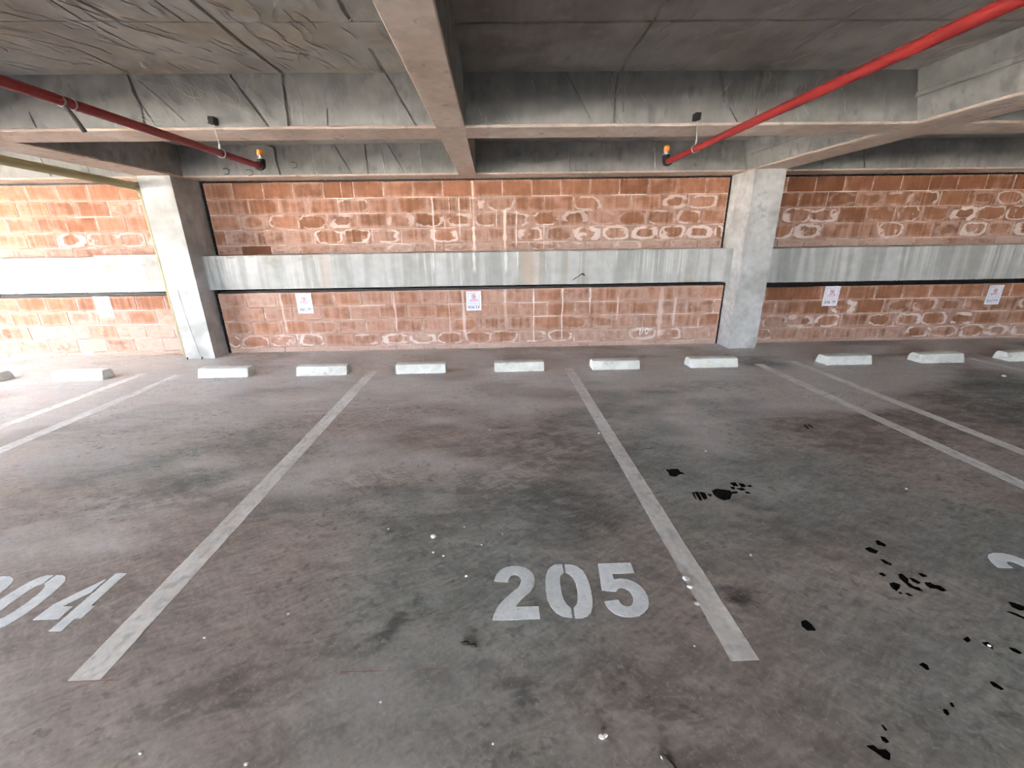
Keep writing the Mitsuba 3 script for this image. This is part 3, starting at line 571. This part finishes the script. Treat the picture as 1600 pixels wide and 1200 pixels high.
OIL = [[(1.153, 2.508), (1.237, 2.513), (1.238, 2.472), (1.258, 2.447), (1.223, 2.448), (1.185, 2.417), (1.149, 2.427), (1.155, 2.477)], [(1.339, 2.239), (1.381, 2.26), (1.45, 2.237), (1.452, 2.221), (1.489, 2.225), (1.484, 2.207), (1.447, 2.204), (1.403, 2.146), (1.357, 2.138), (1.334, 2.169), (1.332, 2.204)], [(1.207, 2.227), (1.219, 2.228), (1.2, 2.155), (1.198, 2.176)], [(1.223, 2.23), (1.247, 2.232), (1.232, 2.144), (1.216, 2.141)], [(1.254, 2.232), (1.284, 2.22), (1.272, 2.16), (1.245, 2.15)], [(1.292, 2.206), (1.318, 2.201), (1.298, 2.176)], [(1.499, 2.324), (1.535, 2.326), (1.531, 2.281), (1.503, 2.286)], [(1.55, 2.314), (1.578, 2.308), (1.581, 2.278), (1.545, 2.269)], [(1.592, 2.287), (1.615, 2.292), (1.619, 2.277), (1.597, 2.27)], [(1.479, 2.28), (1.5, 2.271), (1.49, 2.25), (1.475, 2.254)], [(1.504, 2.26), (1.546, 2.262), (1.558, 2.243), (1.52, 2.234)], [(1.536, 2.217), (1.556, 2.218), (1.561, 2.2), (1.538, 2.198)], [(2.591, 3.17), (2.615, 3.178), (2.587, 3.096), (2.571, 3.097)], [(2.626, 3.174), (2.643, 3.176), (2.644, 3.124), (2.623, 3.119)], [(1.952, 1.746), (1.97, 1.748), (1.979, 1.717), (1.964, 1.703), (1.938, 1.719)], [(1.85, 1.692), (1.882, 1.703), (1.89, 1.688), (1.9, 1.673), (1.873, 1.656), (1.855, 1.666)], [(1.862, 1.615), (1.876, 1.614), (1.887, 1.582), (1.876, 1.576), (1.859, 1.59)], [(1.774, 1.528), (1.791, 1.531), (1.798, 1.517), (1.781, 1.509)], [(1.86, 1.518), (1.879, 1.521), (1.88, 1.492), (1.86, 1.469), (1.863, 1.445), (1.88, 1.438), (1.877, 1.418), (1.858, 1.425), (1.842, 1.442), (1.843, 1.463), (1.844, 1.494)], [(1.769, 1.466), (1.796, 1.471), (1.811, 1.459), (1.791, 1.44), (1.762, 1.424), (1.759, 1.443)], [(1.956, 1.52), (1.975, 1.52), (1.98, 1.501), (1.956, 1.5)], [(1.891, 1.496), (1.904, 1.491), (1.914, 1.467), (1.896, 1.459), (1.886, 1.474)], [(1.933, 1.466), (1.958, 1.465), (1.961, 1.449), (1.983, 1.444), (1.983, 1.417), (1.962, 1.414), (1.95, 1.43), (1.927, 1.434), (1.925, 1.451)], [(1.788, 1.41), (1.802, 1.41), (1.808, 1.395), (1.795, 1.394)], [(1.764, 1.416), (1.773, 1.417), (1.774, 1.408), (1.764, 1.407)], [(1.232, 1.284), (1.254, 1.291), (1.263, 1.274), (1.262, 1.243), (1.228, 1.243), (1.22, 1.262)], [(2.184, 1.348), (2.199, 1.342), (2.217, 1.327), (2.224, 1.304), (2.179, 1.304), (2.17, 1.322)], [(2.12, 1.30), (2.14, 1.295), (2.165, 1.262), (2.15, 1.262)], [(1.805, 1.182), (1.832, 1.192), (1.828, 1.177), (1.807, 1.169)], [(1.859, 1.164), (1.885, 1.166), (1.883, 1.15), (1.87, 1.137), (1.862, 1.149)], [(1.938, 1.141), (1.956, 1.138), (1.962, 1.119), (1.949, 1.116), (1.936, 1.128)], [(1.536, 1.088), (1.555, 1.094), (1.562, 1.085), (1.554, 1.07), (1.544, 1.068), (1.54, 1.078)], [(1.721, 1.017), (1.733, 1.015), (1.74, 0.992), (1.729, 0.989), (1.716, 1.003)], [(1.464, 0.933), (1.474, 0.933), (1.47, 0.92), (1.46, 0.916), (1.457, 0.923)], [(1.218, 0.894), (1.223, 0.893), (1.223, 0.88), (1.217, 0.879)], [(1.187, 0.862), (1.198, 0.86), (1.2, 0.848), (1.19, 0.845), (1.183, 0.851)], [(1.121, 0.838), (1.143, 0.839), (1.149, 0.827), (1.17, 0.827), (1.175, 0.816), (1.158, 0.8), (1.145, 0.806), (1.136, 0.82), (1.128, 0.829)], [(1.509, 0.953), (1.514, 0.952), (1.509, 0.941), (1.502, 0.941)]]
for i, q in enumerate(OIL):
    g = Polygon(q).buffer(.003, quad_segs=3).buffer(-.002, quad_segs=3)
    paint('oil_spot', g, 'm_oil', 'floor', h=.0009, label='black oil spot in the stall right of 205')

# ------------------------------------------------------------------ wheel stops
prof = [(-.092, 0), (.098, 0), (.085, .075), (.060, .104), (.052, .108), (-.040, .108), (-.050, .104), (-.058, .096)]
def wheel_stop(x0, x1, lab):
    L = x1 - x0
    sec = trimesh.creation.extrude_polygon(Polygon(prof), L - .02, engine='earcut')
    a = np.array(prof); ctr = np.array([0, .05])
    small = ctr + (a - ctr) * .93; small[:, 1] = np.maximum(small[:, 1], 0)
    pts = [(x0 + .008, p[0], p[1]) for p in a] + [(x1 - .008, p[0], p[1]) for p in a] + [(x0, p[0], p[1]) for p in small] + [(x1, p[0], p[1]) for p in small]
    m = trimesh.convex.convex_hull(np.array(pts)); m.apply_translation([0, 4.975, 0])
    put('wheel_stop', m, 'm_stop', label=lab, category='wheel stop', group='concrete wheel stops in a row along the wall')
STOPS = [(-6.545, -5.945, 'leftmost in the photo, only its dark right end at the edge'), (-5.33, -4.725, 'second from the left, washed out with a dark right end'), (-3.60, -3.00, 'first to the right of the left column'),
         (-2.42, -1.81, 'second to the right of the left column'), (-1.225, -.615, 'left one of the two in the middle stall'), (-.02, .592, 'right one of the two in the middle stall'),
         (1.185, 1.775, 'left one of the two beyond the oil spots'), (2.40, 3.00, 'right in front of the right column, left of its line pair'), (4.10, 4.69, 'just right of the right column and line pair'),
         (5.30, 5.87, 'second from the right edge'), (6.43, 7.03, 'cut by the right edge of the photo')]
for x0, x1, lab in STOPS: wheel_stop(x0, x1, 'pale concrete wheel stop, ' + lab)

# ------------------------------------------------------------------ sprinkler pipes
def sprinkler(xp, vend, lab, anchor_x, branch=False):
    zp = 2.18; k = thing('sprinkler_pipe', lab, 'pipe')
    put('pipe', tube([(xp, v, zp) for v in np.linspace(-8.0, vend, 24)], .0245, 20), 'm_red', k, smooth=50)
    el = [(xp, vend - .02, zp), (xp, vend + .01, zp), (xp, vend + .03, zp + .008), (xp, vend + .042, zp + .028), (xp, vend + .044, zp + .062)]
    e = put('elbow', cat(tube(el, [.033, .033, .034, .034, .033], 16), tube([(xp, vend - .03, zp), (xp, vend - .005, zp)], .037, 16)), 'm_black', k, smooth=40, label='black elbow fitting')
    c = (xp, vend + .044)
    h = put('sprinkler_head', cat(tube([(*c, zp + .060), (*c, zp + .070)], .030, 16), tube([(*c, zp + .070), (*c, zp + .088)], .016, 14), tube([(*c, zp + .088), (*c, zp + .094)], .026, 14)), 'm_zinc', k, smooth=40, label='metal sprinkler head')
    cap = [(*c, zp + .094 + t) for t in (0, .012, .03, .044, .05)]
    put('cap', tube(cap, [.022, .027, .027, .021, .008], 14), 'm_orange', h, smooth=50, label='orange protective cap')
    # hanger: anchor on the cross beam, rod, ring round the pipe
    hv = 3.672
    hg = put('hanger', tube([(anchor_x + (xp - anchor_x) * t, hv, 2.40 + (zp + .06 - 2.40) * t) for t in np.linspace(0, 1, 6)], .0034, 8), 'm_zinc', k, smooth=50, label='thin threaded hanger rod')
    put('anchor', cat(cham(anchor_x - .022, anchor_x + .022, hv - .022, 3.71, 2.375, 2.425, .004), tube([(anchor_x - .034, hv - .004, 2.384), (anchor_x + .01, hv - .004, 2.384)], .005, 8)), 'm_black', hg, smooth=30, label='black anchor bracket on the cross beam')
    ring = [(xp + .031 * math.cos(a), hv, zp + .031 * math.sin(a)) for a in np.linspace(0, 2 * PI, 20)]
    put('clamp', cat(tube(ring, .0045, 8, caps=False), tube([(xp, hv, zp + .028), (xp, hv, zp + .062)], .009, 8)), 'm_zinc', hg, smooth=40, label='ring clamp')
    for dv in ((2.40, 2.46) if branch else ()):
        put('coupling_band', tube([(xp, dv, zp), (xp, dv + .008, zp)], .027, 18), 'm_zinc', k, smooth=40)
    if branch:
        put('branch_stub', tube([(xp, 2.41, zp - .01), (xp + .018, 2.43, zp - .06), (xp + .036, 2.45, zp - .125)], .011, 10), 'm_rust', k, smooth=40, label='short dark branch stub under the pipe')
    return k
sprinkler(-2.07, 4.235, 'dark red sprinkler pipe on the left hanging under the cross beam', -2.085, branch=True)
sprinkler(1.62, 4.235, 'bright red sprinkler pipe on the right running out over the camera', 1.605)

# ------------------------------------------------------------------ yellow gas pipe beside the left column beam
k = thing('gas_pipe', 'olive yellow pipe running along the left beam and down behind the left column', 'pipe')
zy = lambda v: min(2.285, 2.225 + (5.86 - v) * .030)
run = [(-4.425, v, zy(v)) for v in np.linspace(-8.0, 5.80, 20)]
put('run', tube(run, .043, 18), 'm_yellow', k, smooth=50)
bend = [(-4.425, 5.80, 2.227)] + [(-4.422 , 5.80 + .09 * math.sin(a), 2.137 + .09 * math.cos(a)) for a in np.linspace(.2, PI / 2, 7)] + [(-4.415, 5.89, 2.10)]
put('elbow', tube(bend, .044, 18), 'm_yellow', k, smooth=50)
put('riser', tube([(-4.412, 5.89, z) for z in np.linspace(0.001, 2.105, 12)], .034, 18), 'm_yellow', k, smooth=50)
put('collar', tube([(-4.425, 5.735, 2.229), (-4.425, 5.765, 2.228)], .049, 18), 'm_yellow', k, smooth=40)

# ------------------------------------------------------------------ notices on the wall
from meshkit import text_mesh
def flat(m, x, z, v):
    """Lay a mesh that lies in the xy plane against the wall: x along the wall, y up, its thickness towards the camera."""
    q = np.array(m.vertices); return trimesh.Trimesh(np.stack([x + q[:, 0], v - q[:, 2], z + q[:, 1]], 1), m.faces, process=False)
def notice(x, z, w, h, code, lab, bold, band=False):
    v = 6.1155
    k = thing('notice', lab, 'notice', None)
    put('sheet', bx(x - w / 2, x + w / 2, v - .0012, v, z - h / 2, z + h / 2), 'm_paper', k)
    vf = v - .0012
    def bar(x0, x1, z0, z1): return bx(x + x0, x + x1, vf - .0015, vf + .0002, z + z0, z + z1)
    a, b = w / 2 - .022, h / 2 - .026
    put('border', cat(bar(-a, a, b - .006, b), bar(-a, a, -b, -b + .006), bar(-a, -a + .006, -b, b), bar(a - .006, a, -b, b), bar(-a, a, -.036, -.030)), 'm_inkgrey', k)
    ring = trimesh.creation.annulus(.023, .032, .0030, sections=24); sl = trimesh.creation.box((.052, .008, .0030)); sl.apply_transform(trimesh.transformations.rotation_matrix(-PI / 4, [0, 0, 1])); 
    put('prohibition_symbol', cat(flat(ring, x, z + .062, vf), flat(sl, x, z + .062, vf)), 'm_inkred', k, label='small red ring with a slash')
    put('pictogram', cat(bar(-.009, .004, .052, .074), bar(.004, .012, .060, .074)), 'm_inkdark', k)
    for i, (zz, hw, hh) in enumerate(((.022, .058, .007), (.006, .066, .006), (-.012, .05, .005))):
        put('text_line', bar(-hw, hw, zz - hh / 2, zz + hh / 2), 'm_inkred' if i < 2 else 'm_inkgrey', k)
    put('text_line', bar(-.05, .05, -.052, -.048), 'm_inkgrey', k)
    t = text_mesh(code, .034, .0015, bold=True); ext = t.bounds
    t.apply_translation([-(ext[0][0] + ext[1][0]) / 2, 0, 0])
    put('lettering', flat(t, x, z - .104, vf), 'm_inkdark', k, label='bold dark code near the foot of the sheet')
NOT = [(-5.545, .711, .222, .296, '204 T9', 'white notice sheet on the left bay wall, left of the column'), (-2.720, .712, .222, .290, '801 T9', 'white notice sheet on the middle bay wall, the left one of two there'),
       (-.295, .705, .215, .275, '804 T9', 'white notice sheet near the centre of the middle bay wall'), (4.967, .687, .226, .288, '206 T9', 'white notice sheet with a red ring on the right bay wall, nearer the column'),
       (7.436, .664, .222, .282, '207 T9', 'white notice sheet on the right bay wall, nearest the right edge')]
for x, z, w, h, code, lab in NOT: notice(x, z, w, h, code, lab, True)

# ------------------------------------------------------------------ litter
def pebble(x, v, s, seed, lab, group=None, mat='m_pebble', cat_='pebble', name='pebble', flatk=.6, wide=.8, turn=0.0):
    m = trimesh.creation.icosphere(subdivisions=2, radius=1.0); import meshkit
    q = np.array(m.vertices); q = q * (0.65 + 0.7 * meshkit.noise(q * 1.6 + seed * 7.3, seed))[:, None]
    q = q * np.array([s, s * wide, s * flatk]); q = q @ np.array([[math.cos(turn), math.sin(turn), 0], [-math.sin(turn), math.cos(turn), 0], [0, 0, 1]]); q[:, 2] -= q[:, 2].min(); q += np.array([x, v, 0])
    put(name, (q, m.faces), mat, smooth=True, label=lab, category=cat_, group=group)
pebble(-.362, 1.872, .014, 1, 'largest whitish pebble in stall 205, up and left of its number')
pebble(.306, .889, .010, 2, 'white crumb of rubble near the bottom edge below the number 205')
pebble(.318, .893, .008, 3, 'smaller white crumb touching the crumb below the number 205')
pebble(.478, .828, .007, 4, 'white fleck beside the dark leaf at the bottom edge')
pebble(.490, .812, .026, 5, 'dark curled leaf scrap at the bottom edge', mat='m_leaf', cat_='leaf', name='leaf_scrap', flatk=.25, wide=.35, turn=-.9)
pebble(5.668, 4.297, .022, 6, 'pale chip on the floor in front of the right bay')
for i, (x, v, s) in enumerate(((-.346, 1.754, .007), (-.291, 1.728, .006), (-.167, 1.586, .007), (-.921, 1.403, .005), (-1.208, 1.30, .005), (-.068, 3.218, .008), (1.998, 4.34, .014), (1.248, 1.669, .006), (1.87, 1.15, .006), (-.429, 1.022, .005),
                              (-.042, .883, .004), (.743, 1.191, .004), (-1.143, .894, .006), (-.795, .853, .006), (.60, 4.47, .012), (-1.05, 3.75, .010), (.83, 3.1, .008), (1.55, 2.75, .008), (.01, 1.88, .005), (-.62, 1.95, .006), (-.2, 1.95, .005), (-.1, 1.80, .005), (2.55, 2.2, .008), (-2.3, 4.1, .010))):
    pebble(x, v, s, 20 + i, 'tiny whitish pebble scattered on the floor', 'tiny pebbles scattered on the floor')
for i, (x, v, s, lab) in enumerate(((.884, 1.528, .016, 'topmost'), (.879, 1.479, .012, 'middle'), (.868, 1.385, .011, 'lowest'))):
    pebble(x - .025, v, s, 50 + i, lab + ' of three paint crumbs along the edge of the line right of 205', cat_='paint crumb', name='paint_crumb', flatk=.4)
pebble(-.15, 1.233, .016, 60, 'left half of the chipped dark crumbs below and left of the number 205', mat='m_leaf', cat_='crumb', name='crumb', flatk=.4, wide=.5, turn=-.2)
pebble(-.118, 1.222, .014, 61, 'right half of the chipped dark crumbs below and left of the number 205', mat='m_leaf', cat_='crumb', name='crumb', flatk=.4, wide=.5, turn=-.2)
